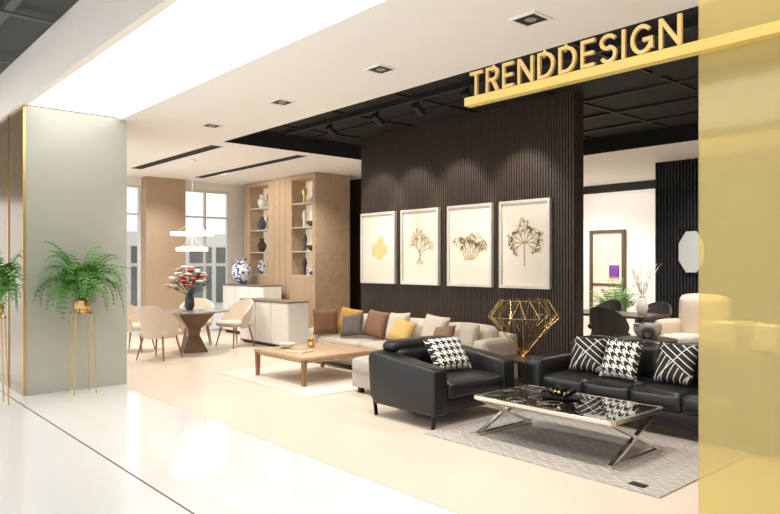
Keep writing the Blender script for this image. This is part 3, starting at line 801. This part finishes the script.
def face(x, y): return math.atan2(TC[1]-y, TC[0]-x)+PI/2
ch = thing('dining_chair', 'cream shell dining chair on the near side of the round table', 'chair', (-10.95, 4.52, 0), face(-10.95, 4.52), 'cream chairs around the round dining table')
chair_parts(ch, 'chairbeige', 'woodleg', .38, 1.1)
for x, y, lab in ((-12.25, 4.6, 'cream shell dining chair at the left, nearest the grey column'), (-11.62, 6.28, 'cream shell dining chair at the right, beside the low white sideboard'), (-12.36, 5.85, 'cream shell dining chair on the window side of the round table')):
    dup(ch, (x, y, 0), face(x, y), lab)
fl = thing('flower_arrangement', 'bouquet of red, pink and white flowers in a dark vase on the round table', 'flowers', (TC[0]-.05, TC[1]-.05, .75))
mk('vase', lathe(B(), [(.06, 0), (.09, .08), (.08, .2), (.06, .28), (.07, .3), (.055, .3), (.045, .26), (0, .24)], 20), 'darkceramic', fl)
bm = B(); lf = B(); heads = []
for k in range(30):
    a_ = k*2.4; r = .38*math.sqrt((k+.5)/30); z = .74-.32*(r/.38)**2+random.uniform(-.06, .06)
    p = Vector((r*math.cos(a_), r*math.sin(a_), z)); heads.append(p); tube(bm, (0, 0, .25), p, .005, .004, 5)
    for q in range(5):
        b_ = a_+random.uniform(-.8, .8); m0 = p*random.uniform(.55, .95)+Vector((0, 0, .06)); tip = m0+Vector((.15*math.cos(b_), .15*math.sin(b_), random.uniform(-.03, .08))); sd = Vector((-math.sin(b_), math.cos(b_), 0))*.035
        md = (m0+tip)/2; lf.faces.new([lf.verts.new(v) for v in (m0, md+sd, tip, md-sd)])
mk('stems', bm, 'leafdark', fl); mk('leaves', lf, 'leafdark', fl, False)
for k, p in enumerate(heads):
    if k % 5 == 4: continue
    b2 = B()
    ball(b2, p, .042, 1)
    for j in range(7):
        a_ = j*2*PI/7; ball(b2, p+Vector((.042*math.cos(a_), .042*math.sin(a_), .008)), .034, 1, .7)
    mk('flower', b2, ('red', 'pink', 'whitepetal', 'red', 'whitepetal', 'pink')[(k*5+k//3) % 6], fl)
pd = thing('pendant_lamp', 'two tier pendant lamp of glowing rectangular bars over the round dining table', 'lamp', (TC[0]-.05, TC[1], ZC), math.radians(48.6))
mk('canopy', lathe(B(), [(.08, -.03), (.08, 0)], 20), 'white', pd)
mk('cable', tube(B(), (0, 0, -.03), (0, 0, -1.64), .006), 'white', pd)
for z, a, b in ((-1.38, .33, .16), (-1.66, .24, .12)):
    bm = B()
    for s in (-1, 1):
        box(bm, -a, a, s*b-.02, s*b+.02, z, z+.06); box(bm, s*a-.02, s*a+.02, -b+.02, b-.02, z, z+.06)
    mk('light_bar', bm, 'glow', pd, False)
    bm = B(); box(bm, -a, a, -.012, .012, z+.061, z+.075)
    for s in (-1, 1): tube(bm, (s*a*.8, 0, z+.07), (0, 0, z+.27), .003, None, 4)
    mk('hanger', bm, 'white', pd, False)

# ------------------------------------------------------------------ right background
RT = (-6.15, 10.4)
t = thing('dining_table', 'dark rectangular dining table in the room behind the slatted wall', 'dining table', (RT[0], RT[1], 0))
mk('tabletop', box(B(), -.9, .9, -.45, .45, .71, .75, .005, 1), 'walnutdark', t, False)
for sx in (-1, 1):
    for sy in (-1, 1): mk('leg', tube(B(), (sx*.8, sy*.36, 0), (sx*.8, sy*.36, .71), .03, .04, 8), 'walnutdark', t)
ch = thing('dining_chair', 'dark dining chair at the near side of the rear table, left one', 'chair', (-6.6, 9.7, 0), PI, 'dark chairs around the rear dining table')
chair_parts(ch, 'chairdark', 'blackmetal', .40)
for x, y, rz, lab in ((-5.7, 9.7, PI, 'dark dining chair at the near side of the rear table, right one'), (-6.6, 11.1, 0, 'dark dining chair at the far side of the rear table, left one'),
                      (-5.7, 11.1, 0, 'dark dining chair at the far side of the rear table, right one'), (-7.3, 10.4, PI/2, 'dark dining chair at the left head of the rear table')):
    dup(ch, (x, y, 0), rz, lab)
v = thing('branch_vase', 'white vase of pale bare branches on the rear dark table', 'vase', (-5.55, 10.45, .75))
mk('vase', lathe(B(), [(.06, 0), (.1, .1), (.07, .24), (.05, .28), (.06, .3), (.045, .3), (0, .27)], 20), 'ceramic', v)
bm = B()
for k in range(16):
    a_ = k*2.4; p = Vector((0, 0, .28)); e = 1.2
    for j in range(5):
        q = p+Vector((.05*math.cos(a_)*random.uniform(.4, 1.2), .05*math.sin(a_), .1)); tube(bm, p, q, .006, .005, 5)
        s = q+Vector((random.uniform(-.08, .08), random.uniform(-.08, .08), .06)); tube(bm, q, s, .004, .003, 4); p = q
mk('branches', bm, 'cream', v)
pp = thing('floor_plant', 'leafy green potted plant standing before the far white wall', 'plant', (-7.35, 12.7, 0))
mk('pot', lathe(B(), [(.14, 0), (.19, .3), (.17, .3), (.15, .26), (0, .26)], 24), 'ceramic', pp)
fo = mk('foliage', fern_mesh(40, 1.15, None, None, 55, 92, 3, 8, .6, .12), 'fern', pp, False); fo.location = (0, 0, .26)
lt = thing('low_table', 'dark low table behind the leather sofa carrying the marbled bowl', 'side table', (-4.75, 9.1, 0))
mk('tabletop', lathe(B(), [(.4, .48), (.4, .52)], 36), 'walnutdark', lt); mk('stem', tube(B(), (0, 0, .02), (0, 0, .48), .05, .05, 16), 'blackmetal', lt); mk('base', lathe(B(), [(.28, 0), (.28, .02)], 32), 'blackmetal', lt)
o = mk('marble_bowl', lathe(B(), [(.09, 0), (.17, .06), (.2, .14), (.19, .21), (.17, .21), (.17, .13), (0, .08)], 28), 'marble'); o.location = (-4.75, 9.1, .52); tag(o, 'black and white marbled bowl on the dark low table', 'bowl')
wc = thing('wing_chair', 'beige high back armchair in front of the far charcoal partition', 'armchair', (-4.78, 10.6, 0), -.2)
mk('seat', softbox(B(), -.36, .36, -.38, .25, .25, .46, .06, .02), 'chairbeige', wc)
mk('backrest', softbox(B(), -.42, .42, .18, .38, .25, 1.08, .09, .03), 'chairbeige', wc)
for s in (-1, 1): mk('arm', softbox(B(), s*.42-.07, s*.42+.07, -.36, .3, .25, .68, .06, .015), 'chairbeige', wc)
for sx in (-1, 1):
    for sy in (-1, 1): mk('leg', tube(B(), (sx*.32, sy*.27, 0), (sx*.3, sy*.24, .26), .014, .022), 'woodleg', wc)
sofa('fabric_sofa', 'beige fabric sofa seen through the gold glass panel', (-3.2, 9.3, 0), 0, 2.0, .9, 2, 'lightlinen', zb=.8, armz=.6)
cushion(-3.75, 9.22, .44, .40, 'ceramic', 'white cushion on the left seat of the sofa behind the gold glass', .1, -20, 'white cushions behind the gold glass')
cushion(-3.2, 9.22, .44, .40, 'ceramic', 'white cushion in the centre of the sofa behind the gold glass', -.1, -20, 'white cushions behind the gold glass')
mr = thing('wall_mirror', 'octagonal mirror on the charcoal partition beside the gold glass', 'mirror', (-5.45, 12.05, 1.8))
def octo(r, y0, y1, w=.62):
    return prism(B(), [(w*r*math.cos(PI/8+i*PI/4), r*math.sin(PI/8+i*PI/4)) for i in range(8)], 'y', y0, y1)
mk('frame', octo(.44, -.03, 0), 'blackmetal', mr, False); mk('mirror_glass', octo(.40, -.036, -.029), 'mirror', mr, False)

# ------------------------------------------------------------------ world, added mall fill lamps, camera
w = bpy.data.worlds.new('world'); scene.world = w; w.use_nodes = True
bg = w.node_tree.nodes['Background']; bg.inputs[0].default_value = (1, .992, .98, 1); bg.inputs[1].default_value = 1.25
def area(loc, sx, sy, p, col=(1, .985, .96)):
    l = bpy.data.lights.new('area', 'AREA'); l.shape = 'RECTANGLE'; l.size = sx; l.size_y = sy; l.energy = p; l.color = col
    o = bpy.data.objects.new('area', l); C.objects.link(o); o.location = loc
area((-3.5, -4.2, 3.95), 8, 3, 430)  # unseen fill lamp added to brighten floor and shop front
area((-11.5, -1.6, 3.95), 5, 3, 360)  # second unseen fill lamp, added for the left floor and column side
cam = bpy.data.cameras.new('camera'); co = bpy.data.objects.new('camera', cam); C.objects.link(co)
co.location = (0, 0, 1.6); co.rotation_euler = (PI/2, 0, math.radians(48.6))
cam.sensor_width = 36; cam.lens = 670/780*36; cam.shift_y = 6/780; cam.clip_end = 200
scene.camera = co
